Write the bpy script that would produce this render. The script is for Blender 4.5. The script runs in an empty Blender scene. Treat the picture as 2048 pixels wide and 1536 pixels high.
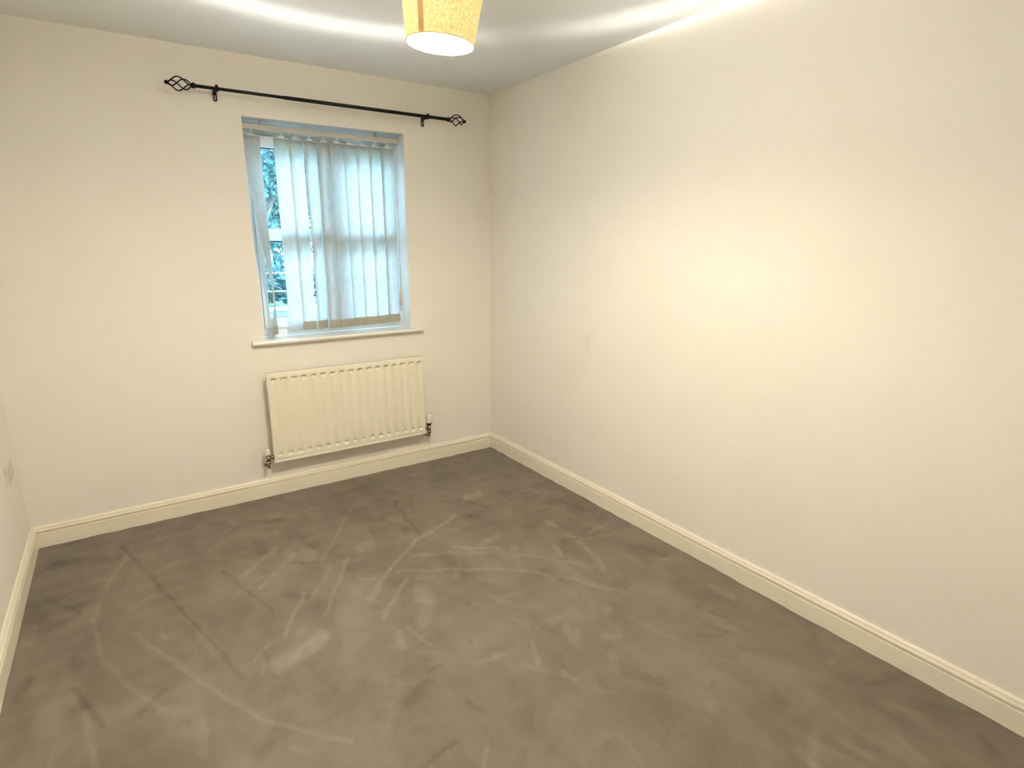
import bpy, bmesh, math, random
import numpy as np
from mathutils import Matrix, Vector

random.seed(7)
S = bpy.context.scene
COL = S.collection

# ------------------------------------------------------------------ camera
FPX = 1151.567
CAM = np.array([-2.1474, -3.4514, 1.4764])
YAW, PITCH, ROLL = -0.5944, 0.2416, 0.0029
fw = np.array([-math.sin(YAW)*math.cos(PITCH), math.cos(YAW)*math.cos(PITCH), -math.sin(PITCH)])
r0 = np.array([math.cos(YAW), math.sin(YAW), 0.0]); u0 = np.cross(r0, fw)
rt = math.cos(ROLL)*r0 + math.sin(ROLL)*u0
up = -math.sin(ROLL)*r0 + math.cos(ROLL)*u0
cd = bpy.data.cameras.new('camera')
cam = bpy.data.objects.new('camera', cd); COL.objects.link(cam)
cd.sensor_fit = 'HORIZONTAL'; cd.sensor_width = 36.0; cd.lens = FPX/2048*36.0
cd.clip_start = 0.02; cd.clip_end = 200
cam.matrix_world = Matrix(((rt[0], up[0], -fw[0], CAM[0]), (rt[1], up[1], -fw[1], CAM[1]), (rt[2], up[2], -fw[2], CAM[2]), (0, 0, 0, 1)))
S.camera = cam

# ------------------------------------------------------------------ world: even overcast daylight
w = bpy.data.worlds.new('world'); S.world = w; w.use_nodes = True
bg = w.node_tree.nodes['Background']
bg.inputs['Color'].default_value = (0.45, 0.74, 1.0, 1); bg.inputs['Strength'].default_value = 25.5
S.view_settings.view_transform = 'Standard'; S.view_settings.look = 'None'
S.view_settings.exposure = 0.68; S.view_settings.gamma = 1.0
S.view_settings.use_curve_mapping = False
# window portal (guides sampling of the sky only)
pl = bpy.data.lights.new('window_portal', 'AREA'); pl.shape = 'RECTANGLE'; pl.size = 0.9; pl.size_y = 1.2
pl.cycles.is_portal = True
po = bpy.data.objects.new('window_portal', pl); COL.objects.link(po)
po.location = (-1.059, 0.29, 1.52); po.rotation_euler = (math.radians(-90), 0, 0)
BULB_STRENGTH = 1200.0
RING_POWER = 250.0
WALL_FILL_POWER = 15.5
BULB_COLOR = (1.0, 0.88, 0.68)

# ------------------------------------------------------------------ constants (metres)
H = 2.4; LX = -2.662; RY = -3.85
WXL, WXR, WZB, WZT = -1.5085, -0.6086, 0.931, 2.106
WT = 0.30

# ------------------------------------------------------------------ materials
def nt(name):
    m = bpy.data.materials.new(name); m.use_nodes = True
    n = m.node_tree; b = n.nodes['Principled BSDF']; return m, n, b
def mix_color(n, fac, a, b):
    x = n.nodes.new('ShaderNodeMix'); x.data_type = 'RGBA'
    if isinstance(fac, (int, float)): x.inputs[0].default_value = fac
    else: n.links.new(fac, x.inputs[0])
    for s, v in ((x.inputs[6], a), (x.inputs[7], b)):
        if isinstance(v, tuple): s.default_value = (*v, 1)
        else: n.links.new(v, s)
    return x.outputs[2]
def noise(n, scale, detail=3, rough=.5, stretch=None, rot=None, dist=0):
    tc = n.nodes.new('ShaderNodeTexCoord'); t = n.nodes.new('ShaderNodeTexNoise')
    t.inputs['Scale'].default_value = scale; t.inputs['Detail'].default_value = detail
    t.inputs['Roughness'].default_value = rough; t.inputs['Distortion'].default_value = dist
    if stretch or rot:
        mp = n.nodes.new('ShaderNodeMapping'); mp.inputs['Scale'].default_value = stretch or (1, 1, 1)
        mp.inputs['Rotation'].default_value = rot or (0, 0, 0)
        n.links.new(tc.outputs['Object'], mp.inputs[0]); n.links.new(mp.outputs[0], t.inputs['Vector'])
    else: n.links.new(tc.outputs['Object'], t.inputs['Vector'])
    return t.outputs['Fac']
def ramp(n, fac, a, b):
    r = n.nodes.new('ShaderNodeMapRange'); r.inputs[1].default_value = a; r.inputs[2].default_value = b
    n.links.new(fac, r.inputs[0]); return r.outputs[0]
def bump(n, b, h, strength, dist):
    x = n.nodes.new('ShaderNodeBump'); x.inputs['Strength'].default_value = strength; x.inputs['Distance'].default_value = dist
    n.links.new(h, x.inputs['Height']); n.links.new(x.outputs[0], b.inputs['Normal'])
def simple(name, c1, c2=None, rough=.5, metal=0, scale=30, bs=0, bd=.001, spec=.5):
    m, n, b = nt(name)
    f = noise(n, scale)
    n.links.new(mix_color(n, ramp(n, f, .35, .65), c1, c2 or tuple(v*.94 for v in c1)), b.inputs['Base Color'])
    b.inputs['Roughness'].default_value = rough; b.inputs['Metallic'].default_value = metal
    b.inputs['Specular IOR Level'].default_value = spec
    if bs: bump(n, b, f, bs, bd)
    return m

def wall_paint(name, c, smudge=False):
    m, n, b = nt(name)
    f = noise(n, 2.2, 2); col = mix_color(n, ramp(n, f, .3, .7), c, tuple(v*k for v, k in zip(c, (.985, .975, .965))))
    if smudge:    # faint scuff on the paint of the right wall
        tc = n.nodes.new('ShaderNodeTexCoord'); mp = n.nodes.new('ShaderNodeMapping')
        mp.inputs['Location'].default_value = (0, 1.03*16, -.93*6); mp.inputs['Scale'].default_value = (0.001, 16, 6)
        n.links.new(tc.outputs['Object'], mp.inputs[0])
        ln = n.nodes.new('ShaderNodeVectorMath'); ln.operation = 'LENGTH'; n.links.new(mp.outputs[0], ln.inputs[0])
        g = ramp(n, ln.outputs['Value'], 1.2, .1)
        nn = ramp(n, noise(n, 9, 4), .4, .7)
        mu = n.nodes.new('ShaderNodeMath'); mu.operation = 'MULTIPLY'; n.links.new(g, mu.inputs[0]); n.links.new(nn, mu.inputs[1])
        m2 = n.nodes.new('ShaderNodeMath'); m2.operation = 'MULTIPLY'; m2.inputs[1].default_value = .14; n.links.new(mu.outputs[0], m2.inputs[0])
        col = mix_color(n, m2.outputs[0], col, (.45, .42, .42))
    n.links.new(col, b.inputs['Base Color']); b.inputs['Roughness'].default_value = .75
    b.inputs['Specular IOR Level'].default_value = .25
    bump(n, b, noise(n, 160, 2), .08, .001)
    return m
M_wall = wall_paint('magnolia_wall_paint', (.885, .85, .775))
M_wallr = wall_paint('magnolia_wall_paint_right', (.885, .85, .775), True)
M_ceil = wall_paint('white_ceiling_paint', (.90, .92, .93))
M_reveal = simple('white_reveal_paint', (.93, .93, .93), rough=.18, spec=.9, scale=6)
M_skirt = simple('skirting_gloss', (.88, .82, .69), (.86, .80, .66), rough=.35, scale=5)
M_upvc = simple('white_upvc', (.93, .93, .93), rough=.3, scale=4)
M_sill = simple('sill_gloss', (.885, .85, .775), rough=.3, scale=4)
M_gasket = simple('black_gasket', (.03, .035, .04), rough=.6)
M_rad = simple('radiator_enamel', (.87, .82, .68), (.86, .81, .66), rough=.32, scale=4)
M_cap = simple('white_valve_plastic', (.85, .81, .70), rough=.35)
M_chrome = simple('tarnished_nickel', (.42, .36, .27), (.22, .17, .11), rough=.25, metal=1, scale=90)
M_blackpl = simple('black_ring_plastic', (.015, .012, .012), rough=.4)
M_iron = simple('black_iron', (.012, .008, .009), (.016, .010, .009), rough=.6, scale=60, bs=.2, spec=.12)
M_alu = simple('headrail_metal', (.52, .50, .46), rough=.45, scale=10)
M_carrier = simple('clear_white_plastic', (.85, .85, .82), rough=.4)
M_dark = simple('dark_plastic', (.06, .06, .07), rough=.5)
M_cordw = simple('beige_cord_weight', (.66, .6, .48), rough=.5)
M_socket = simple('satin_socket_plate', (.72, .66, .54), rough=.4, scale=12)
M_hole = simple('socket_hole', (.05, .04, .03), rough=.7)
M_bark = simple('bark', (.16, .12, .09), (.08, .06, .05), rough=.9, scale=8, bs=.5, bd=.02)
M_lawn = simple('lawn', (.12, .22, .10), (.08, .16, .07), rough=.95, scale=4)
M_coping = simple('pale_coping_stone', (.55, .54, .52), rough=.8, scale=9, bs=.2)
M_gwall = simple('garden_wall_render', (.10, .12, .14), (.06, .08, .10), rough=.9, scale=6, bs=.3)

def leaf_mat(name, a, b2):
    m, n, b = nt(name)
    f = noise(n, 5, 4)
    c = mix_color(n, ramp(n, f, .35, .65), a, b2)
    d = n.nodes.new('ShaderNodeBsdfDiffuse'); t = n.nodes.new('ShaderNodeBsdfTranslucent'); x = n.nodes.new('ShaderNodeMixShader')
    n.links.new(c, d.inputs[0]); n.links.new(c, t.inputs[0]); x.inputs[0].default_value = .45
    n.links.new(d.outputs[0], x.inputs[1]); n.links.new(t.outputs[0], x.inputs[2])
    n.links.new(x.outputs[0], n.nodes['Material Output'].inputs[0]); return m
M_leaf1 = leaf_mat('tree_leaves', (.10, .17, .16), (.045, .085, .10))
M_leaf2 = leaf_mat('hedge_leaves', (.16, .30, .18), (.08, .17, .12))

# window glass: clear, slightly reflective
M_glass, n, b = nt('window_glass')
tr = n.nodes.new('ShaderNodeBsdfTransparent'); gl = n.nodes.new('ShaderNodeBsdfGlossy'); gl.inputs['Roughness'].default_value = .02
fr = n.nodes.new('ShaderNodeFresnel'); fr.inputs[0].default_value = 1.3; mx = n.nodes.new('ShaderNodeMixShader')
tr.inputs[0].default_value = (.93, .97, .96, 1)
n.links.new(fr.outputs[0], mx.inputs[0]); n.links.new(tr.outputs[0], mx.inputs[1]); n.links.new(gl.outputs[0], mx.inputs[2])
n.links.new(mx.outputs[0], n.nodes['Material Output'].inputs[0])

def cloth(name, c, trans, a, bmix, scale, stretch, rot, bs, share=.5, lining=None):
    m, n, b = nt(name)
    f = noise(n, scale, 4, .6, stretch, rot, .4)
    col = mix_color(n, ramp(n, f, .38, .62), c, a)
    d = n.nodes.new('ShaderNodeBsdfDiffuse'); t = n.nodes.new('ShaderNodeBsdfTranslucent'); x = n.nodes.new('ShaderNodeMixShader')
    if lining:      # the inside of the fabric carries a white lining
        g = n.nodes.new('ShaderNodeNewGeometry'); n.links.new(mix_color(n, g.outputs['Backfacing'], col, lining), d.inputs[0])
    else: n.links.new(col, d.inputs[0])
    n.links.new(mix_color(n, ramp(n, f, .35, .65), trans, bmix), t.inputs[0])
    bu = n.nodes.new('ShaderNodeBump'); bu.inputs['Strength'].default_value = bs; bu.inputs['Distance'].default_value = .001
    n.links.new(f, bu.inputs['Height']); n.links.new(bu.outputs[0], d.inputs['Normal']); n.links.new(bu.outputs[0], t.inputs['Normal'])
    x.inputs[0].default_value = share
    n.links.new(d.outputs[0], x.inputs[1]); n.links.new(t.outputs[0], x.inputs[2])
    n.links.new(x.outputs[0], n.nodes['Material Output'].inputs[0]); return m
M_slat = cloth('blind_fabric', (.72, .72, .69), (.37, .38, .38), (.66, .66, .63), (.27, .29, .30), 90, (1, 1, .28), (0, .35, 0), .5)
M_pocket = cloth('blind_hem_fabric', (.74, .69, .57), (.3, .28, .22), (.70, .65, .53), (.26, .24, .2), 90, (1, 1, .28), (0, .35, 0), .3)
M_shade = cloth('hessian_shade', (.85, .66, .38), (.98, .64, .26), (.66, .44, .22), (.50, .24, .08), 170, (1, 1, .8), (.5, .5, 0), .5, .0038, (.88, .86, .8))
M_seam = cloth('shade_seam_fabric', (.50, .32, .16), (.16, .08, .03), (.40, .25, .12), (.12, .06, .02), 90, (1, 1, .4), (0, 0, 0), .4, .0014)
M_trim = simple('shade_trim', (.42, .30, .12), rough=.8)

M_bulb, n, b = nt('lit_bulb')
b.inputs['Base Color'].default_value = (.9, .9, .9, 1)
b.inputs['Emission Color'].default_value = (*BULB_COLOR, 1); b.inputs['Emission Strength'].default_value = BULB_STRENGTH

# carpet
M_carpet, n, b = nt('carpet_pile')
at = n.nodes.new('ShaderNodeAttribute'); at.attribute_name = 'pile'
f1 = noise(n, 1.6, 4, .6, None, None, 1.2); f2 = noise(n, 5, 4, .6, (1, .35, 1), (0, 0, .6), .6); f3 = noise(n, 190, 3, .75)
def madd(n, a, k, c):
    x = n.nodes.new('ShaderNodeMath'); x.operation = 'MULTIPLY_ADD'; n.links.new(a, x.inputs[0]); x.inputs[1].default_value = k
    if isinstance(c, float): x.inputs[2].default_value = c
    else: n.links.new(c, x.inputs[2])
    return x.outputs[0]
f4 = ramp(n, noise(n, 14, 4, .65, None, None, .8), .25, .75)
mu = n.nodes.new('ShaderNodeMath'); mu.operation = 'MULTIPLY'; n.links.new(at.outputs['Fac'], mu.inputs[0]); n.links.new(madd(n, f4, 1.0, .45), mu.inputs[1])
v = madd(n, mu.outputs[0], .62, -.27)
v = madd(n, f1, .62, v); v = madd(n, f2, .62, v); v = madd(n, f3, .34, madd(n, v, 1.0, -.07))
n.links.new(mix_color(n, ramp(n, v, .1, .95), (.058, .041, .022), (.240, .196, .142)), b.inputs['Base Color'])
b.inputs['Roughness'].default_value = .62; b.inputs['Specular IOR Level'].default_value = .22
b.inputs['Sheen Weight'].default_value = .12; b.inputs['Sheen Roughness'].default_value = .6
bump(n, b, f3, .6, .002)

# ------------------------------------------------------------------ mesh helpers
def mesh_obj(name, verts, faces, mat, parent=None, smooth=False):
    me = bpy.data.meshes.new(name); me.from_pydata([tuple(map(float, p)) for p in verts], [], faces); me.update()
    if smooth:
        me.polygons.foreach_set('use_smooth', [True]*len(me.polygons))
    o = bpy.data.objects.new(name, me); COL.objects.link(o)
    for x in (mat if isinstance(mat, list) else [mat]): me.materials.append(x)
    if parent: o.parent = parent
    return o
def link_bm(name, bm, mat, parent=None, smooth=False, bevel=0):
    if bevel:
        bmesh.ops.bevel(bm, geom=list(bm.edges), offset=bevel, segments=2, affect='EDGES', profile=.6)
    bmesh.ops.recalc_face_normals(bm, faces=bm.faces)
    me = bpy.data.meshes.new(name); bm.to_mesh(me); bm.free()
    if smooth: me.polygons.foreach_set('use_smooth', [True]*len(me.polygons))
    o = bpy.data.objects.new(name, me); COL.objects.link(o)
    for x in (mat if isinstance(mat, list) else [mat]): me.materials.append(x)
    if parent: o.parent = parent
    return o
def add_box(bm, x0, x1, y0, y1, z0, z1):
    m = Matrix.Translation(((x0+x1)/2, (y0+y1)/2, (z0+z1)/2)) @ Matrix.Diagonal((abs(x1-x0), abs(y1-y0), abs(z1-z0), 1))
    return bmesh.ops.create_cube(bm, size=1, matrix=m)['verts']
def box(name, x0, x1, y0, y1, z0, z1, mat, parent=None, bevel=0):
    bm = bmesh.new(); add_box(bm, x0, x1, y0, y1, z0, z1); return link_bm(name, bm, mat, parent, False, bevel)
def add_tube(bm, pts, rad, seg=12, caps=True, closed=False):
    P = [Vector(p) for p in pts]; n = len(P); R = rad if isinstance(rad, (list, tuple)) else [rad]*n
    rings = []; prev = None
    for i, p in enumerate(P):
        if closed: t = (P[(i+1) % n]-P[i-1]).normalized()
        else: t = (P[min(i+1, n-1)]-P[max(i-1, 0)]).normalized()
        if prev is None:
            a = Vector((0, 0, 1)) if abs(t.z) < .9 else Vector((1, 0, 0)); u = t.cross(a).normalized()
        else: u = (prev - t*prev.dot(t)).normalized()
        prev = u; v_ = t.cross(u)
        rings.append([bm.verts.new(p + (u*math.cos(2*math.pi*k/seg) + v_*math.sin(2*math.pi*k/seg))*R[i]) for k in range(seg)])
    for i in range(n if closed else n-1):
        a, b2 = rings[i], rings[(i+1) % n]
        for k in range(seg): bm.faces.new((a[k], a[(k+1) % seg], b2[(k+1) % seg], b2[k]))
    if caps and not closed: bm.faces.new(rings[0]); bm.faces.new(rings[-1][::-1])
def tube(name, pts, rad, mat, parent=None, seg=12, closed=False):
    bm = bmesh.new(); add_tube(bm, pts, rad, seg, True, closed); return link_bm(name, bm, mat, parent, True)
def add_ball(bm, c, r, seg=16):
    bmesh.ops.create_uvsphere(bm, u_segments=seg, v_segments=seg//2+2, radius=r, matrix=Matrix.Translation(c))
def lathe(name, prof, mat, parent=None, seg=48, cap=False):
    """prof: list of (r, z) around the local z axis."""
    vs, fs = [], []
    for r, z in prof:
        for k in range(seg):
            a = 2*math.pi*k/seg; vs.append((r*math.cos(a), r*math.sin(a), z))
    for i in range(len(prof)-1):
        for k in range(seg):
            fs.append((i*seg+k, i*seg+(k+1) % seg, (i+1)*seg+(k+1) % seg, (i+1)*seg+k))
    if cap: fs.append(tuple(range(seg))[::-1]); fs.append(tuple((len(prof)-1)*seg+k for k in range(seg)))
    return mesh_obj(name, vs, fs, mat, parent, True)
def empty(name, loc, label, cat, group=None):
    o = bpy.data.objects.new(name, None); COL.objects.link(o); o.location = loc; o.empty_display_size = .05
    o['label'] = label; o['category'] = cat
    if group: o['group'] = group
    return o
def tag(o, label, cat, group=None):
    o['label'] = label; o['category'] = cat
    if group: o['group'] = group
    return o
def keep(parent, *objs):
    """children were modelled in world coordinates: shift their data so they sit right under the parent"""
    off = Matrix.Translation(-parent.location)
    for o in objs:
        if o.type == 'MESH': o.data.transform(off)
def struct(o): o['kind'] = 'structure'; return o

# ------------------------------------------------------------------ room shell
# back wall with the window opening (painted white in the reveal)
def back_wall():
    xs = [LX-WT, WXL, WXR, WT]; zs = [-.1, WZB-.022, WZT, H+.1]
    vs, fs, mi = [], [], []
    def quad(a, b2, c, d, m=0):
        i = len(vs); vs.extend([a, b2, c, d]); fs.append((i, i+1, i+2, i+3)); mi.append(m)
    for y, flip in ((0, False), (WT, True)):
        for i in range(3):
            for j in range(3):
                if i == 1 and j == 1: continue
                q = [(xs[i], y, zs[j]), (xs[i+1], y, zs[j]), (xs[i+1], y, zs[j+1]), (xs[i], y, zs[j+1])]
                quad(*(q[::-1] if flip else q))
    x0, x1, z0, z1 = xs[1], xs[2], zs[1], zs[2]
    quad((x0, 0, z0), (x0, 0, z1), (x0, WT, z1), (x0, WT, z0), 1)
    quad((x1, 0, z0), (x1, WT, z0), (x1, WT, z1), (x1, 0, z1), 1)
    quad((x0, 0, z1), (x1, 0, z1), (x1, WT, z1), (x0, WT, z1), 1)
    quad((x0, 0, z0), (x0, WT, z0), (x1, WT, z0), (x1, 0, z0), 1)
    # outer rim
    X0, X1, Z0, Z1 = xs[0], xs[3], zs[0], zs[3]
    quad((X0, 0, Z0), (X0, 0, Z1), (X0, WT, Z1), (X0, WT, Z0)); quad((X1, 0, Z0), (X1, WT, Z0), (X1, WT, Z1), (X1, 0, Z1))
    quad((X0, 0, Z1), (X1, 0, Z1), (X1, WT, Z1), (X0, WT, Z1)); quad((X0, 0, Z0), (X0, WT, Z0), (X1, WT, Z0), (X1, 0, Z0))
    o = mesh_obj('wall_back', vs, fs, [M_wall, M_reveal]); o.data.polygons.foreach_set('material_index', mi)
    return struct(o)
wall_back = back_wall()
tube('plaster_ridge', [(x, -.0004, 2.16 + .008*(x+1.52)/.89) for x in np.linspace(-1.53, -.62, 12)], .0013, M_wall, wall_back, 8)
struct(box('wall_right', 0, WT, RY-WT, 0, -.1, H+.1, M_wallr))
struct(box('wall_left', LX-WT, LX, RY-WT, 0, -.1, H+.1, M_wall))
struct(box('wall_front', LX, 0, RY-WT, RY, -.1, H+.1, M_wall))
struct(box('ceiling', LX, 0, RY, 0, H, H+.1, M_ceil))

# ------------------------------------------------------------------ floor: fitted carpet with brushed pile marks
STROKES = [  # polyline in photo pixels, half width px, strength (light > 0, dark < 0)
 ([(553,1332),(600,1310),(645,1273)],17,.62),([(95,1450),(118,1410),(140,1375)],30,.38),
 ([(273,1269),(330,1312),(393,1358),(530,1443),(700,1484)],7,.38),([(184,1241),(205,1317),(273,1385),(328,1419)],8,.3),
 ([(253,1111),(205,1187),(188,1241)],6,.3),([(554,1094),(485,1152)],5,.42),([(588,1111),(519,1176)],5,.4),
 ([(608,1187),(567,1275)],5,.5),([(694,1118),(649,1231)],5,.42),([(410,1111),(441,1084),(500,1068),(554,1067)],7,.28),
 ([(581,1105),(625,1111)],13,.4),([(246,1094),(342,1197),(427,1289),(485,1357)],6,-.4),([(444,1142),(547,1221)],5,-.35),
 ([(147,1378),(205,1450)],9,-.4),([(171,1426),(191,1536)],9,.35),([(325,1422),(385,1425),(407,1445),(403,1504)],14,.3),
 ([(345,1450),(380,1460)],24,.22),([(403,1269),(430,1299)],15,.35),([(574,1128),(649,1122)],5,-.35),
 ([(936,994),(956,989)],9,.75),([(778,1139),(829,1084),(911,1030)],5,.6),([(778,1139),(739,1198)],7,.5),([(813,1159),(766,1237)],7,.4),
 ([(829,1112),(900,1105),(973,1104),(1090,1115),(1188,1135)],5,.36),([(794,1143),(900,1138),(1032,1139),(1130,1155),(1247,1186)],4,.42),
 ([(907,1096),(1000,1096)],4,.6),([(954,1092),(997,1073)],7,.35),([(1083,1037),(1114,1053)],5,.45),([(1106,1092),(1122,1108)],6,.6),
 ([(1130,1073),(1180,1076)],4,.4),([(1161,1084),(1192,1115),(1208,1139)],8,.45),([(1180,1065),(1212,1049)],3,.5),([(1195,1070),(1220,1072)],3,.4),
 ([(840,1190),(858,1200),(848,1240)],17,.42),([(794,1268),(805,1291)],9,.35),([(1063,1284),(1079,1330)],6,.35),([(1126,1342),(1153,1362)],6,.4),
 ([(1212,1217),(1216,1222)],10,.35),([(1149,1268),(1155,1272)],12,.3),([(1208,1272),(1239,1272)],8,.25),([(1309,1120),(1360,1122)],8,.25),
 ([(1423,1174),(1466,1194)],8,.4),([(1106,1162),(1149,1194)],10,.25),([(1083,1037),(1088,1040)],4,-.6),([(790,1006),(837,1065)],4,-.3),
 ([(1595,1500),(1640,1540)],10,.3),([(700,1020),(640,1130)],5,.35),([(720,1095),(740,1090)],12,.4),([(300,1300),(390,1340)],12,.18),
 ([(95,1130),(240,1115)],10,-.3),([(480,1045),(560,1040)],6,-.35),([(1050,975),(1075,985)],5,.35),([(1010,978),(1050,982)],4,.3),
 ([(90,1200),(160,1225),(100,1260)],8,-.3),([(30,1400),(60,1360)],12,-.3),([(580,1130),(540,1180),(500,1260)],22,.16),
 ([(740,1160),(700,1230)],34,.22),([(450,1180),(560,1120),(700,1090)],46,.16),([(1260,1090),(1330,1110)],6,-.3),([(1100,1000),(1160,1020)],12,-.25),
 ([(560,1440),(700,1400),(840,1300)],30,-.12),([(520,1500),(560,1460)],20,-.2),([(965,1536),(975,1495)],6,.3),([(1250,1230),(1400,1300)],7,.16),
 ([(1320,1180),(1500,1250)],6,.16),([(860,960),(960,935)],9,-.16),([(640,990),(760,950)],8,.18),([(620,1200),(660,1140)],6,.3),
]
def make_floor():
    nx, ny = 330, 470
    xs = np.linspace(LX, 0, nx+1); ys = np.linspace(RY, 0, ny+1)
    X, Y = np.meshgrid(xs, ys, indexing='ij'); X = X.ravel(); Y = Y.ravel()
    rng = np.random.RandomState(3)
    Z = np.zeros_like(X)
    for k in range(14):      # gently uneven pile, so the edge against the skirting is not ruler straight
        a, b2, ph = rng.uniform(-60, 60), rng.uniform(-60, 60), rng.uniform(0, 6.28)
        Z += .00045*np.sin(a*X + b2*Y + ph)
    D = np.stack([X, Y, Z], 1) - CAM
    d = D @ fw; ok = d > .25; dd = np.where(ok, d, 1)
    px = 1024 + FPX*(D @ rt)/dd; py = 768 - FPX*(D @ up)/dd
    # the edges of the marks wander a little
    wx = sum(a*np.sin(p*X+q*Y+c) for a, p, q, c in ((2.2, 31, 17, 1), (1.6, -23, 41, 2), (1.1, 71, -53, 3), (.8, 97, 111, 4)))
    wy = sum(a*np.sin(p*X+q*Y+c) for a, p, q, c in ((1.8, 27, -19, 5), (1.3, 37, 29, 6), (.9, -61, 77, 7), (.6, 123, 89, 8)))
    px = px + .65*wx; py = py + .65*wy
    val = np.zeros_like(X)
    for pts, hw, s in STROKES:
        best = np.full_like(X, 1e9)
        for (ax, ay), (bx, by) in zip(pts[:-1], pts[1:]):
            vx, vy = bx-ax, by-ay
            t = np.clip(((px-ax)*vx+(py-ay)*vy)/(vx*vx+vy*vy+1e-9), 0, 1)
            best = np.minimum(best, np.hypot(px-ax-t*vx, py-ay-t*vy))
        m = np.clip(1.30 - best/(hw*(.85 if hw < 9 else 1.0)), 0, 1); m = m*m*(3-2*m)
        val += np.where(ok, m*s*.75, 0)
    # many faint short brush marks all over the pile
    for k in range(420):
        cx, cy, a, L, wd = rng.uniform(LX, 0), rng.uniform(RY, 0), rng.uniform(0, 3.14), rng.uniform(.02, .16), rng.uniform(.008, .03)
        sg = rng.choice([-1, 1])*rng.uniform(.05, .22)
        near = np.where((abs(X-cx) < L+wd*2) & (abs(Y-cy) < L+wd*2))[0]
        dx_, dy_ = X[near]-cx, Y[near]-cy
        u_ = dx_*math.cos(a)+dy_*math.sin(a); v_ = -dx_*math.sin(a)+dy_*math.cos(a) + .15*u_*u_/L
        q_ = np.hypot(np.maximum(abs(u_)-L/2, 0), v_)/wd
        m = np.clip(1.2-q_, 0, 1); val[near] += sg*m*m*(3-2*m)
    i = np.arange(nx)[:, None]*(ny+1) + np.arange(ny)[None, :]
    F = np.stack([i, i+ny+1, i+ny+2, i+1], -1).reshape(-1, 4)
    me = bpy.data.meshes.new('floor')
    me.vertices.add(len(X)); me.vertices.foreach_set('co', np.stack([X, Y, Z], 1).astype(np.float32).ravel())
    me.loops.add(F.size); me.loops.foreach_set('vertex_index', F.ravel().astype(np.int32))
    me.polygons.add(len(F)); me.polygons.foreach_set('loop_start', np.arange(0, F.size, 4, dtype=np.int32))
    me.update(calc_edges=True)
    me.polygons.foreach_set('use_smooth', np.ones(len(F), dtype=bool))
    a = me.attributes.new('pile', 'FLOAT', 'POINT'); a.data.foreach_set('value', val.astype(np.float32))
    me.materials.append(M_carpet)
    o = bpy.data.objects.new('floor', me); COL.objects.link(o); return struct(o)
make_floor()

# ------------------------------------------------------------------ skirting boards
PROF = [(0, -.01), (.018, -.01), (.018, .0705), (.0172, .0730), (.0085, .0738), (.0070, .0800), (.0150, .0812), (.0160, .0850), (.0145, .0905),
        (.0100, .0925), (.0080, .0950), (.0105, .0970), (.0085, .1025), (.0050, .1070), (0, .1083)]
def skirting(name, a, b2, inward):
    vs = []
    ax = Vector(a); bx = Vector(b2); dr = (bx-ax).normalized(); nI = Vector(inward)
    for p, s in ((ax, 1), (bx, -1)):
        for d, z in PROF:
            q = p + dr*(d*s) + nI*d; vs.append((q.x, q.y, z))
    k = len(PROF); fs = [(i, (i+1) % k, k+(i+1) % k, k+i) for i in range(k)]
    fs += [tuple(range(k)), tuple(range(k, 2*k))[::-1]]
    o = mesh_obj(name, vs, fs, M_skirt); return struct(o)
skirting('baseboard_back', (LX, 0, 0), (0, 0, 0), (0, -1, 0))
skirting('baseboard_right', (0, 0, 0), (0, RY, 0), (-1, 0, 0))
skirting('baseboard_left', (LX, RY, 0), (LX, 0, 0), (1, 0, 0))
skirting('baseboard_front', (0, RY, 0), (LX, RY, 0), (0, 1, 0))

# ------------------------------------------------------------------ window
win = bpy.data.objects.new('window_1', None); COL.objects.link(win); win.location = (-1.0585, .16, WZB); struct(win)
FY0, FY1 = .145, .215
parts = []
bm = bmesh.new()
add_box(bm, WXL, WXL+.04, FY0, FY1, WZB, WZT); add_box(bm, WXR-.04, WXR, FY0, FY1, WZB, WZT)
add_box(bm, WXL+.04, WXR-.04, FY0, FY1, WZB, WZB+.045); add_box(bm, WXL+.04, WXR-.04, FY0, FY1, 2.0445, WZT)
add_box(bm, -1.0785, -1.0385, FY0, FY1, WZB+.045, 2.0445)
parts.append(link_bm('frame', bm, M_upvc, win))
ZR0, ZR1 = 1.479, 1.549
for x0, x1 in ((WXL+.042, -1.0805), (-1.0365, WXR-.042)):
    z0, z1 = WZB+.048, 2.041
    sw = .030 if x0 < -1.2 else .030
    bm = bmesh.new()
    Y0, Y1 = FY0-.012, FY1-.01
    add_box(bm, x0, x0+sw, Y0, Y1, z0, z1); add_box(bm, x1-sw, x1, Y0, Y1, z0, z1)
    add_box(bm, x0+sw, x1-sw, Y0, Y1, z0, 1.037); add_box(bm, x0+sw, x1-sw, Y0, Y1, 1.983, z1)
    add_box(bm, x0+sw, x1-sw, Y0, Y1, ZR0, ZR1)
    sash = link_bm('sash', bm, M_upvc, win); parts.append(sash)
    for a, c in ((1.037, ZR0), (ZR1, 1.983)):
        bm = bmesh.new(); g = .005
        add_box(bm, x0+sw, x0+sw+g, .165, .185, a, c); add_box(bm, x1-sw-g, x1-sw, .165, .185, a, c)
        add_box(bm, x0+sw+g, x1-sw-g, .165, .185, a, a+.003); add_box(bm, x0+sw+g, x1-sw-g, .165, .185, c-g, c)
        parts.append(link_bm('gasket', bm, M_gasket, win))
        parts.append(box('pane', x0+sw+.001, x1-sw-.001, .173, .177, a+.001, c-.001, M_glass, win))
    for z in (1.296, 1.190):
        parts.append(box('glazing_bar', x0+sw, x1-sw, .166, .184, z-.0028, z+.0028, M_upvc, win))
parts.append(box('seam_line', WXL+.042, WXR-.042, FY0-.006, FY0+.002, 2.0412, 2.0443, M_gasket, win))
keep(win, *parts)
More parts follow.
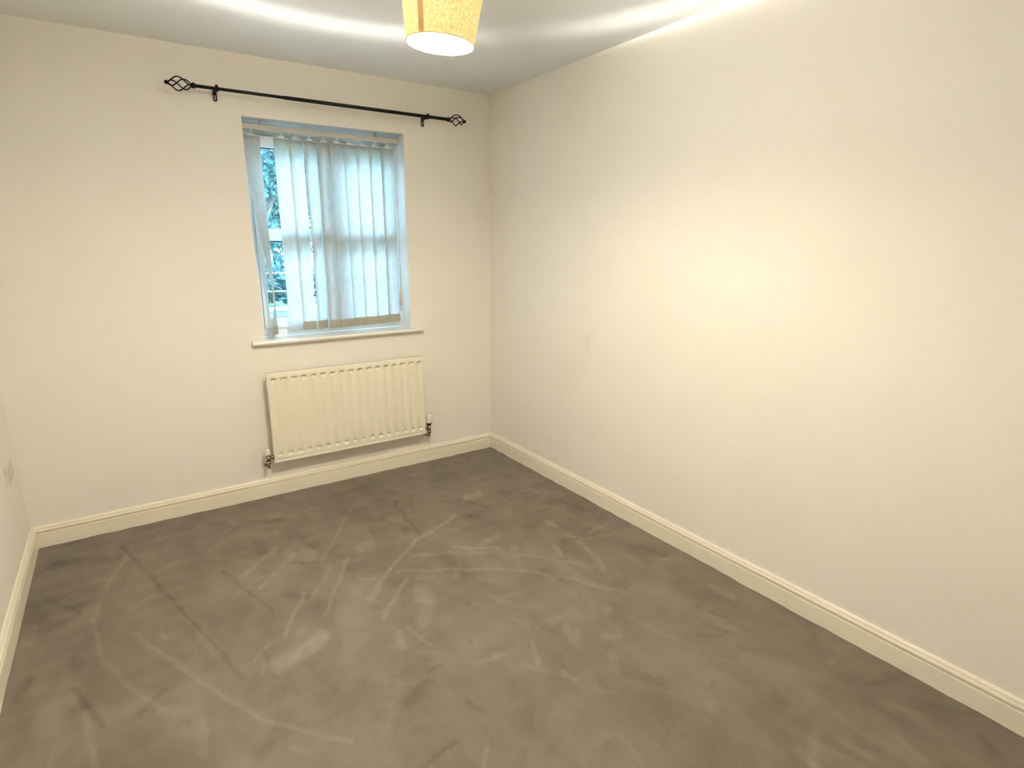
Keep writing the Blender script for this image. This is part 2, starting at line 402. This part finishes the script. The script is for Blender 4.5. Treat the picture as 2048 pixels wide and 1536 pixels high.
# sill board with rounded nose
bm = bmesh.new()
vs = []
prof = [(FY0-.001, WZB-.022), (FY0-.001, WZB), (-.034, WZB), (-.040, WZB-.003), (-.043, WZB-.010), (-.040, WZB-.018), (-.034, WZB-.022)]
def sill_piece(bm, x0, x1, prof):
    a = [bm.verts.new((x0, y, z)) for y, z in prof]; b2 = [bm.verts.new((x1, y, z)) for y, z in prof]
    k = len(prof)
    for i in range(k): bm.faces.new((a[i], a[(i+1) % k], b2[(i+1) % k], b2[i]))
    bm.faces.new(a); bm.faces.new(b2[::-1])
sill_piece(bm, WXL+.001, WXR-.001, [(FY0-.001, WZB-.0215), (FY0-.001, WZB), (-.0005, WZB), (-.0005, WZB-.0215)])
sill_piece(bm, WXL-.064, WXR+.074, [(-.001, WZB-.022), (-.001, WZB)] + prof[2:])
sill = link_bm('window_sill', bm, M_sill); struct(sill); sill.parent = win; keep(win, sill)

# ------------------------------------------------------------------ vertical blind
BY = .070
blind = empty('vertical_blind', (-1.06, BY, WZT), 'off-white vertical slat blind hanging inside the window recess, one slat missing', 'blind')
bp = []
bm = bmesh.new(); add_box(bm, WXL+.004, -.628, BY-.020, BY+.020, 2.054, 2.082)
hr = link_bm('headrail', bm, M_alu, blind, bevel=.0015); bp.append(hr)
bp.append(box('headrail_end_cap', -.628, -.622, BY-.021, BY+.021, 2.053, 2.084, M_alu, blind, .001))
for x in (-1.400, -.760):
    bm = bmesh.new(); add_box(bm, x-.012, x+.012, BY-.022, BY+.022, 2.083, 2.0875); add_box(bm, x-.006, x+.006, BY-.012, BY+.012, 2.087, WZT-.0005)
    bp.append(link_bm('mounting_bracket', bm, M_alu, blind))
NS = 11; X0 = -1.457; DX = .0768
zb = [.955, None, .962, .963, .964, .961, .962, .965, .966, .968, .971]
rs = random.Random(5)
mid_t = [12, 0, 9, 14, 24, 13, 11, 12, 10, 13, 7]
def slat_mesh(name, z0, z1, cx, cy, wdt, ang, mat, parent, n=16, m=6, bow=.0035, off=0.0, pivot=0.0, smooth=True):
    vs, fs = [], []
    for j in range(n+1):
        z = z0 + (z1-z0)*j/n; t = ang(z)
        for i in range(m+1):
            s = (i/m-.5); u = s*wdt; bo = -bow*(1-4*s*s) + off
            u2 = u - pivot*wdt/2
            x = cx + pivot*wdt/2 + u2*math.cos(t) - bo*math.sin(t); y = cy + u2*math.sin(t) + bo*math.cos(t)
            vs.append((x, y, z))
    for j in range(n):
        for i in range(m):
            a = j*(m+1)+i; fs.append((a, a+1, a+m+2, a+m+1))
    return mesh_obj(name, vs, fs, mat, parent, smooth)
for i in range(NS):
    cx = X0 + DX*i
    bm = bmesh.new()
    add_box(bm, cx-.004, cx+.004, BY-.005, BY+.005, 2.046, 2.0545)
    add_tube(bm, [(cx, BY, 2.047), (cx, BY, 2.037)], .0022, 8)
    if i != 1: add_box(bm, cx-.018, cx+.018, BY-.0035, BY+.0035, 2.029, 2.0365)
    bp.append(link_bm('slat_carrier', bm, M_carrier, blind))
    if i == 1: continue
    z0 = zb[i]
    if i == 0:
        def ang(z):
            k = min(1, max(0, (2.02-z)/.85)); k = k*k*(3-2*k)*.45+k*.55
            return math.radians(6 + 66*k - (14*max(0, (1.12-z)/.16) if z < 1.12 else 0))
        piv = 1.0
    else:
        t0 = math.radians(mid_t[i]); dt = math.radians(rs.uniform(-3, 4)) + (math.radians(10) if i == 4 else 0)
        def ang(z, t0=t0, dt=dt): return t0 + dt*math.sin((2.03-z)/1.07*math.pi*.55)
        piv = 0.0
    wd = .088
    sag = 0
    zp = z0 + .050
    s = slat_mesh('slat', zp if i != 2 else z0, 2.025, cx, BY, wd, ang, M_slat, blind, 18, 6, .003, 0, piv); bp.append(s)
    hem = slat_mesh('slat_top_hem', 2.006, 2.0255, cx, BY, wd+.0006, ang, M_slat, s, 2, 6, .003, -.0012, piv); bp.append(hem)
    if i != 2:
        pk = slat_mesh('weight_pocket', z0, zp+.001, cx, BY, wd+.001, ang, M_pocket, s, 3, 6, .003, -.0015, piv)
        pk2 = slat_mesh('weight_pocket', z0, zp+.001, cx, BY, wd+.001, ang, M_pocket, s, 3, 6, .003, .0015, piv)
        bp += [pk, pk2]
# bead chains joining the slat feet
for yy, lab in ((BY-.012, 0), (BY+.026, 1)):
    pts = []
    for k in range(3, NS):
        c0 = X0 + DX*(k-1) if k > 3 else X0 + DX*3 - .03; c1 = X0 + DX*k
        for t in np.linspace(0, 1, 6)[:-1]:
            pts.append((c0+(c1-c0)*t, yy, .966 + .010*(2*t-1)**2 - .012))
    bp.append(tube('bottom_chain', pts, .0013, M_carrier, blind, 6))
# control cord with its weight at the right end
bm = bmesh.new(); add_tube(bm, [(-.6405, BY-.014, 2.055), (-.641, BY-.016, 1.6), (-.643, BY-.016, 1.185)], .0016, 8)
add_tube(bm, [(-.6345, BY-.010, 2.055), (-.635, BY-.010, 1.6), (-.640, BY-.014, 1.185)], .0016, 8)
cord = link_bm('control_cord', bm, M_carrier, blind, True); bp.append(cord)
wt = lathe('cord_weight', [(.001, 0), (.007, .003), (.0115, .02), (.0115, .035), (.008, .075), (.004, .105), (.0015, .112)], M_cordw, cord, 20)
wt.data.transform(Matrix.Translation((-.643, BY-.016, 1.078))); bp.append(wt)
# small dark clip caught on one slat
c = box('chain_clip', -1.200, -1.184, BY-.024, BY-.020, 1.163, 1.172, M_dark, blind, .001)
bp.append(c)
keep(blind, *bp)

# things lying on the sill
bm = bmesh.new(); rr2 = random.Random(2)
px_, py_, pz_ = -1.475, .075, WZB+.004
pts = []
for k in range(90):
    t = k/90
    x = -1.478 + .058*t + .010*math.sin(k*.9); y = .085 + .030*math.sin(k*.33) + .008*math.cos(k*1.7)
    z = WZB + .0024 + .020*abs(math.sin(k*.21))*(1-abs(2*t-1)*.6) + .010*max(0, math.sin(k*.5))
    pts.append((x, y, z))
add_tube(bm, pts, .0011, 6)
for p in pts[::2]: bmesh.ops.create_icosphere(bm, subdivisions=1, radius=.0024, matrix=Matrix.Translation(p))
tag(link_bm('bead_chain', bm, M_carrier, None, True), 'tangled white bead chain heaped on the window sill at its left end', 'chain')
bm = bmesh.new(); add_box(bm, -.038, .038, -.014, .014, 0, .0022); 
lw = link_bm('slat_weight', bm, M_carrier, None, bevel=.0008); lw.location = (-1.315, .060, WZB+.0004); lw.rotation_euler = (0, 0, .25)
tag(lw, 'loose flat white slat weight lying on the sill below the first full slats', 'blind weight')

# ------------------------------------------------------------------ radiator
RX0, RX1, RZ0, RZ1 = -1.531, -.569, .225, .757
RYF = -.092
rad = empty('radiator', (-1.05, 0, RZ0), 'cream ribbed panel radiator on the wall under the window', 'radiator')
rp = []
def rad_panel():
    NG = 17; pitch = (RX1-RX0)/NG*0.985; xc = (RX0+RX1)/2; gw = .038; sub = 14
    xs = [RX0, RX0+.002, RX0+.005]; 
    start = xc - pitch*NG/2
    for g in range(NG):
        for k in range(sub): xs.append(start + pitch*(g + k/sub))
    xs += [start+pitch*NG, RX1-.005, RX1-.002, RX1]
    xs = sorted(set(round(x, 5) for x in xs))
    zs = [RZ0, RZ0+.002, RZ0+.005, RZ0+.014, RZ0+.0155, RZ0+.020] + list(np.linspace(RZ0+.030, RZ0+.062, 14)) + list(np.linspace(RZ0+.08, RZ1-.075, 10)) + list(np.linspace(RZ1-.060, RZ1-.022, 22)) + [RZ1-.005, RZ1-.002, RZ1]
    vs, fs = [], []
    def ss(a, b2, v_): t = min(1, max(0, (v_-a)/(b2-a))); return t*t*(3-2*t)
    for z in zs:
        for x in xs:
            d = 0.0
            e = min(x-RX0, RX1-x, z-RZ0, RZ1-z)
            if e < .005: d += .0045*(1-math.sqrt(max(0, 1-(1-e/.005)**2)))
            if start <= x <= start+pitch*NG:
                f = ((x-start)/pitch) % 1.0; u = abs(f-.5)*pitch
                if u < gw/2:
                    prof = .5+.5*math.cos(math.pi*u/(gw/2))
                    # rounded ends: the recess starts later towards its edges
                    hb = RZ0+.036 + .006*(u/(gw/2))**2; ht = RZ1-.028 - .004*(u/(gw/2))**2
                    ze = min(z-RZ0-.046, RZ1-.037-z); pe = min(1, prof*1.7); dp = .0050 + .0170*pe/max(prof, .05)*math.exp(-(max(0, ze)/.010)**2)
                    d += dp*prof*ss(hb, hb+.012, z)*ss(ht, ht-.005, z)
            if abs(z-(RZ0+.0150)) < .0008: d += .0018
            vs.append((x, RYF+d, z))
    nx = len(xs)
    for j in range(len(zs)-1):
        for i in range(nx-1):
            a = j*nx+i; fs.append((a, a+1, a+nx+1, a+nx))
    # back sheet and sides
    b0 = len(vs); vs += [(RX0, RYF+.026, RZ0), (RX1, RYF+.026, RZ0), (RX1, RYF+.026, RZ1), (RX0, RYF+.026, RZ1)]
    fs.append((b0+3, b0+2, b0+1, b0))
    bot = list(range(nx)); top = [(len(zs)-1)*nx+i for i in range(nx)]
    fs.append(tuple([b0, b0+1] + bot[::-1])); fs.append(tuple([b0+2, b0+3] + top))
    lef = [j*nx for j in range(len(zs))]; rig = [j*nx+nx-1 for j in range(len(zs))]
    fs.append(tuple([b0+3, b0] + lef)); fs.append(tuple([b0+1, b0+2] + rig[::-1]))
    return mesh_obj('panel', vs, fs, M_rad, rad, True)
pn = rad_panel(); rp.append(pn)
bm = bmesh.new(); x = RX0+.05; k = 0; P_ = []
while x < RX1-.05:
    P_.append((x, RYF+.018 if k % 2 else RYF+.045)); x += .012; k += 1
a = [bm.verts.new((x, y, RZ0+.05)) for x, y in P_]; b2 = [bm.verts.new((x, y, RZ1-.06)) for x, y in P_]
for i in range(len(P_)-1): bm.faces.new((a[i], a[i+1], b2[i+1], b2[i]))
rp.append(link_bm('convector_fins', bm, M_rad, rad))
for x in (RX0+.16, RX1-.16):
    rp.append(box('wall_bracket', x-.02, x+.02, RYF+.026, -.0005, RZ0+.06, RZ1-.09, M_rad, rad))
# valves
def valve(xc, side, trv):
    zc = .262; y = RYF+.010 if False else -.078
    bm = bmesh.new()
    xr = RX0 if side < 0 else RX1
    add_tube(bm, [(xc, y, zc), (xr - side*.004, y, zc)], .0075, 14)                  # tail into the radiator
    add_tube(bm, [(xr + side*.012, y, zc), (xr + side*.002, y, zc)], .0125, 6)       # union nut
    add_tube(bm, [(xc, y, zc-.030), (xc, y, zc+.018)], [.0095, .0115], 14)           # body
    add_tube(bm, [(xc, y, zc-.036), (xc, y, zc-.020)], .0135, 6)                     # compression nut
    add_tube(bm, [(xc, y, zc+.014), (xc, y, zc+.024)], .0125, 14)
    v_ = link_bm('valve', bm, M_chrome, rad, True); rp.append(v_)
    bm = bmesh.new()
    pts = [(xc, y, zc-.030), (xc, y, zc-.045)] + [(xc, y+.018-.018*math.cos(t), zc-.045-.018*math.sin(t)) for t in np.linspace(.2, math.pi/2, 6)] + [(xc, -.0005, zc-.063)]
    add_tube(bm, pts, .0075, 12); add_tube(bm, [(xc, -.005, zc-.063), (xc, -.0005, zc-.063)], .014, 16)
    rp.append(link_bm('pipe_tail', bm, M_chrome, v_, True))
    if trv:
        rp.append(tube('ring', [(xc, y, zc+.022), (xc, y, zc+.036)], [.015, .0185], M_blackpl, v_, 20))
        h = lathe('valve_cap', [(.001, 0), (.0185, 0), (.0190, .004), (.0180, .045), (.0150, .054), (.001, .056)], M_cap, v_, 24)
        h.data.transform(Matrix.Translation((xc, y, zc+.036))); rp.append(h)
    else:
        h = lathe('valve_cap', [(.001, 0), (.0155, 0), (.0160, .003), (.0135, .028), (.0115, .034), (.001, .036)], M_cap, v_, 24)
        h.data.transform(Matrix.Translation((xc, y, zc+.020))); rp.append(h)
        rp.append(tube('screw', [(xc, y, zc+.055), (xc, y, zc+.058)], .002, M_chrome, v_, 8))
valve(-1.563, -1, False); valve(-.540, 1, True)
keep(rad, *rp)

# ------------------------------------------------------------------ curtain pole
PY, PZ = -.080, 2.203
pole = empty('curtain_pole', (-1.03, 0, PZ), 'black metal curtain pole with twisted cage finials above the window', 'curtain pole')
cp = [tube('rod', [(-1.722, PY, PZ), (-1.30, PY, PZ)], .0078, M_iron, pole, 16),
      tube('rod', [(-1.305, PY, PZ), (-.345, PY, PZ)], .0096, M_iron, pole, 16)]
def finial(xs, s):
    """cage finial starting at x = xs, pointing along s"""
    bm = bmesh.new(); L = .098; Rm = .028
    add_tube(bm, [(xs - s*.012, PY, PZ), (xs-s*.002, PY, PZ), (xs + s*.006, PY, PZ)], [.0125, .0135, .008], 16)
    f = link_bm('finial', bm, M_iron, pole, True); cp.append(f)
    for k in range(4):
        pts = []
        for j in range(21):
            t = j/20; r = .0035 + Rm*math.sin(math.pi*t)**.85; a = k*math.pi/2 + .5 + s*math.pi*.95*t
            pts.append((xs + s*(.004+L*t), PY + r*math.cos(a), PZ + r*math.sin(a)))
        cp.append(tube('cage_wire', pts, .0031, M_iron, f, 8))
    bm = bmesh.new(); add_ball(bm, (xs + s*(L+.010), PY, PZ), .0095)
    add_tube(bm, [(xs + s*(L+.000), PY, PZ), (xs+s*(L+.006), PY, PZ)], .006, 12)
    cp.append(link_bm('finial_ball', bm, M_iron, f, True))
finial(-1.728, -1); finial(-.338, 1)
for xb in (-1.622, -.482):
    bm = bmesh.new()
    add_tube(bm, [(xb, -.003, PZ-.002), (xb, -.040, PZ-.006), (xb, PY+.012, PZ-.004)], .0045, 10)
    add_tube(bm, [(xb-.007, PY, PZ), (xb+.007, PY, PZ)], .0140, 18)
    add_tube(bm, [(xb, PY, PZ+.012), (xb, PY, PZ+.019)], .0035, 10)
    br = link_bm('bracket', bm, M_iron, pole, True); cp.append(br)
    # slotted wall plate
    loop = []
    for j in range(24):
        a = 2*math.pi*j/24; loop.append((xb + .0062*math.cos(a), -.004, PZ-.018 + (.018 if math.sin(a) > 0 else -.018) + .006*math.sin(a)))
    cp.append(tube('wall_plate', loop, .0032, M_iron, br, 8, closed=True))
    cp.append(box('wall_plate', xb-.006, xb+.006, -.0058, -.0005, PZ-.014, PZ+.010, M_iron, br, .001))
keep(pole, *cp)

# ------------------------------------------------------------------ pendant lamp
LXc, LYc = -1.33, -1.878
lamp = empty('pendant_lamp', (LXc, LYc, H), 'tapered hessian lampshade hanging lit from the ceiling', 'lamp')
def local(o, tm=None):
    if tm is not None: o.data.transform(tm)
    return o
def rel(z): return z-H
rose = lathe('ceiling_rose', [(.001, 0), (.040, 0), (.040, -.008), (.030, -.020), (.008, -.024), (.001, -.024)], M_reveal, lamp, 32)
tube('flex', [(0, 0, rel(2.378)), (0, 0, rel(2.185))], .003, M_reveal, lamp, 10)
hold = lathe('lamp_holder', [(.001, rel(2.19)), (.012, rel(2.188)), (.018, rel(2.165)), (.020, rel(2.12)), (.017, rel(2.108)), (.001, rel(2.108))], M_reveal, lamp, 24)
bulb = lathe('bulb', [(.001, rel(2.012)), (.012, rel(2.0135)), (.021, rel(2.020)), (.027, rel(2.030)), (.0295, rel(2.044)), (.027, rel(2.058)), (.020, rel(2.075)), (.014, rel(2.092)), (.0135, rel(2.108))], M_bulb, lamp, 28)
tilt = Matrix.Rotation(math.radians(3.9), 4, Vector((fw[0], fw[1], 0)).normalized())
RB, RT_, HT = .0925, .1225, .205
tm = Matrix.Translation((.004 + .0075*rt[0], .0075*rt[1], rel(2.1095))) @ tilt
def rz(z): return RB + (RT_-RB)*z/HT
zo = -.106
shade = lathe('shade', [(rz(z)+.0000, z+zo) for z in np.linspace(0, HT, 10)], M_shade, lamp, 72); local(shade, tm)
# seam, placed facing the camera's left of centre
to_cam = math.atan2(CAM[1]-LYc, CAM[0]-LXc)
a0 = to_cam - math.radians(31.5)
vs, fs = [], []
for j in range(7):
    z = HT*j/6
    for i in range(5):
        a = a0 + math.radians(9.5)*(i/4-.5); r = rz(z) + .0012
        vs.append((r*math.cos(a), r*math.sin(a), z+zo))
for j in range(6):
    for i in range(4): q = j*5+i; fs.append((q, q+1, q+6, q+5))
seam = mesh_obj('seam', vs, fs, M_seam, shade, True); local(seam, tm)
seam['label'] = 'dark vertical seam strip of the shade'
for nm, r, z in (('bottom_trim', RB+.0005, .0015), ('top_trim', RT_+.0005, HT-.0015)):
    bm = bmesh.new(); add_tube(bm, [(r*math.cos(t), r*math.sin(t), z+zo) for t in np.linspace(0, 2*math.pi, 73)[:-1]], .0016, 8, closed=True)
    local(link_bm(nm, bm, M_trim, shade, True), tm)
bm = bmesh.new()
for k in range(3):
    a = k*2*math.pi/3 + .4; add_tube(bm, [(.019*math.cos(a), .019*math.sin(a), .006), (RT_*math.cos(a), RT_*math.sin(a), HT-.002+zo)], .0014, 6)
local(link_bm('shade_carrier', bm, M_reveal, shade, True), tm)

# ------------------------------------------------------------------ double socket on the left wall
sock = empty('wall_socket', (LX, -.240, .484), 'double wall socket low on the left wall near the corner', 'socket')
sp = []
bm = bmesh.new(); add_box(bm, LX+.0002, LX+.0095, -.313, -.167, .441, .527)
sp.append(link_bm('plate', bm, M_socket, sock, bevel=.0018))
for yc in (-.275, -.205):
    sp.append(box('switch', LX+.0085, LX+.0125, yc-.008, yc+.004, .500, .516, M_socket, sock, .001))
    for dy, dz, ww, hh in ((0, .008, .0022, .004), (-.011, -.014, .0034, .0022), (.011, -.014, .0034, .0022)):
        sp.append(box('pin_hole', LX+.0090, LX+.0099, yc+dy-ww, yc+dy+ww, .482+dz-hh, .482+dz+hh, M_hole, sock))
keep(sock, *sp)

# ------------------------------------------------------------------ garden outside the window
struct(box('ground', -30, 40, WT+.02, 60, -.45, -.25, M_lawn))
gw = empty('garden_wall', (-.9, 2.0, -.25), 'low dark rendered garden wall with a pale coping outside the window', 'garden wall')
g = [box('wall_body', -2.6, 2.2, 1.90, 2.05, -.25, .886, M_gwall, gw), box('coping', -2.65, 2.25, 1.88, 2.07, .886, .902, M_coping, gw, .006)]
keep(gw, *g)
def leaves(name, centres, radii, count, size, mat, parent, seed):
    r = np.random.RandomState(seed); vs = []; fs = []
    C_ = np.array(centres); R_ = np.array(radii); pr = (R_[:, 0]*R_[:, 1]*R_[:, 2]); pr = pr/pr.sum()
    idx = r.choice(len(C_), count, p=pr)
    d = r.normal(size=(count, 3)); d /= np.linalg.norm(d, axis=1)[:, None]
    P = C_[idx] + d*R_[idx]*(r.uniform(0.15, 1, (count, 1))**.4)
    a = r.normal(size=(count, 3)); a /= np.linalg.norm(a, axis=1)[:, None]
    b2 = np.cross(a, r.normal(size=(count, 3))); b2 /= np.linalg.norm(b2, axis=1)[:, None]
    s = size*r.uniform(.6, 1.3, (count, 1))
    V = np.stack([P-a*s, P+b2*s*.45+np.cross(a, b2)*s*.15, P+a*s, P-b2*s*.45+np.cross(a, b2)*s*.15], 1).reshape(-1, 3)
    F = np.arange(count*4).reshape(-1, 4)
    me = bpy.data.meshes.new(name); me.vertices.add(len(V)); me.vertices.foreach_set('co', V.astype(np.float32).ravel())
    me.loops.add(F.size); me.loops.foreach_set('vertex_index', F.ravel().astype(np.int32))
    me.polygons.add(len(F)); me.polygons.foreach_set('loop_start', np.arange(0, F.size, 4, dtype=np.int32)); me.update(calc_edges=True)
    me.materials.append(mat); o = bpy.data.objects.new(name, me); COL.objects.link(o); o.parent = parent; o['kind'] = 'stuff'; return o
shr = empty('leafy_shrub', (-.9, 2.30, -.25), 'bright green leafy shrub behind the low garden wall', 'shrub')
cs = [(-.9 + (k-5)*.36, 0, 1.00 + .035*math.sin(k*2.1)) for k in range(11)]
cs = [(x+.9, y, z) for x, y, z in cs]
leaves('foliage', cs, [(.30, .14, .20)]*11, 9000, .04, M_leaf2, shr, 4)
bm = bmesh.new()
for k in range(11):
    add_tube(bm, [((k-5)*.36, 0, 0), ((k-5)*.36+.05, .03, .5), ((k-5)*.36-.03, 0, 1.0)], [.02, .015, .008], 6)
link_bm('stem', bm, M_bark, shr, True)['kind'] = 'stuff'
def tree(loc, h, cr, seed, label, n=30000):
    t = empty('tree', loc, label, 'tree', 'trees beyond the garden wall')
    r = random.Random(seed); cs, rs_ = [], []
    for k in range(14):
        a = r.uniform(0, 6.28); q = r.uniform(0, cr*.75); z = r.uniform(h*.22, h*.92)
        cs.append((q*math.cos(a), q*math.sin(a), z)); s = cr*r.uniform(.32, .55); rs_.append((s, s, s*.85))
    leaves('foliage', cs, rs_, n, .055, M_leaf1, t, seed)
    tube('trunk', [(0, 0, 0), (.05, .02, h*.3), (-.04, .05, h*.6), (0, 0, h*.8)], [.16, .12, .08, .03], M_bark, t, 10)
    for k in range(5):
        c_ = cs[k]; tube('branch', [(0, 0, h*.25+k*.25), (c_[0]*.5, c_[1]*.5, (h*.25+k*.25+c_[2])/2+.1), c_], [.06, .04, .015], M_bark, t, 8)
tree((-.3, 6.0, -.25), 4.4, 1.35, 11, 'dense leafy tree standing nearest behind the garden wall')
tree((3.4, 7.6, -.25), 5.4, 1.7, 12, 'broad leafy tree to the right beyond the garden wall')
tree((-3.6, 9.0, -.25), 5.0, 1.7, 13, 'leafy tree to the left beyond the garden wall')
tree((6.4, 12.5, -.25), 6.5, 2.2, 14, 'tall leafy tree farthest back on the right')
tree((.8, 11.8, -.25), 6.4, 2.6, 15, 'tall leafy tree farthest back in the middle')

# ------------------------------------------------------------------ unseen point lights added above the shade, besides the bulb
bl = bpy.data.lights.new('added_ceiling_arc_light', 'POINT'); bl.energy = RING_POWER; bl.color = (1, .97, .9); bl.shadow_soft_size = .004  # added light standing in for the shade's reflected ring on the ceiling
bl.use_nodes = True; n = bl.node_tree; em = n.nodes['Emission']
tc = n.nodes.new('ShaderNodeTexCoord'); sx = n.nodes.new('ShaderNodeSeparateXYZ'); n.links.new(tc.outputs['Normal'], sx.inputs[0])
cr = n.nodes.new('ShaderNodeValToRGB'); cr.color_ramp.interpolation = 'B_SPLINE'
sn = .185/math.hypot(.185, 1.27)
mr = n.nodes.new('ShaderNodeMapRange'); mr.inputs[1].default_value = 0; mr.inputs[2].default_value = .5; n.links.new(sx.outputs[2], mr.inputs[0])
n.links.new(mr.outputs[0], cr.inputs[0])
e = cr.color_ramp.elements; e[0].position = (sn-.045)/.5; e[0].color = (0, 0, 0, 1); e[1].position = (sn-.012)/.5; e[1].color = (.18, .18, .18, 1)
for p, v in ((sn, 1.0), (sn+.010, .75), (sn+.022, .12), (sn+.06, .04), (.36, .02), (.47, 1.0)):
    q = e.new(p/.5); q.color = (v, v, v, 1)
n.links.new(cr.outputs[0], em.inputs['Strength'])
# extra steep upward output, added so the ceiling bounce lifts the whole room
m3 = n.nodes.new('ShaderNodeMapRange'); m3.interpolation_type = 'SMOOTHSTEP'
for i_, v_ in ((1, .42), (2, .75), (3, 0.0), (4, 25.0)): m3.inputs[i_].default_value = v_
n.links.new(sx.outputs[2], m3.inputs[0]); ad = n.nodes.new('ShaderNodeMath'); n.links.new(m3.outputs[0], ad.inputs[0]); n.links.new(cr.outputs[0], ad.inputs[1])
n.links.new(ad.outputs[0], em.inputs['Strength'])
blo = bpy.data.objects.new('added_ceiling_arc_light', bl); COL.objects.link(blo); blo.parent = lamp; blo.location = (-.010, -.010, rel(2.215))

gl_ = bpy.data.lights.new('added_wall_fill_light', 'POINT'); gl_.energy = WALL_FILL_POWER; gl_.color = BULB_COLOR; gl_.shadow_soft_size = .025  # added fill light near the ceiling, brightens the upper walls
gl_.use_nodes = True; n = gl_.node_tree; em = n.nodes['Emission']
tc = n.nodes.new('ShaderNodeTexCoord'); sx = n.nodes.new('ShaderNodeSeparateXYZ'); n.links.new(tc.outputs['Normal'], sx.inputs[0])
mr = n.nodes.new('ShaderNodeMapRange'); mr.inputs[1].default_value = -1; n.links.new(sx.outputs[2], mr.inputs[0])
cr = n.nodes.new('ShaderNodeValToRGB'); cr.color_ramp.interpolation = 'B_SPLINE'; e = cr.color_ramp.elements
e[0].position = .06; e[0].color = (0, 0, 0, 1); e[1].position = .62; e[1].color = (.04, .04, .04, 1)
for p, v in ((-.66, .75), (-.48, .95), (-.25, .62), (.0, .46), (.10, .38)):
    q = e.new((p+1)/2); q.color = (v, v, v, 1)
n.links.new(mr.outputs[0], cr.inputs[0]); n.links.new(cr.outputs[0], em.inputs['Strength'])
glo = bpy.data.objects.new('added_wall_fill_light', gl_); COL.objects.link(glo); glo.parent = lamp; glo.location = (-.02, -.02, rel(2.35))
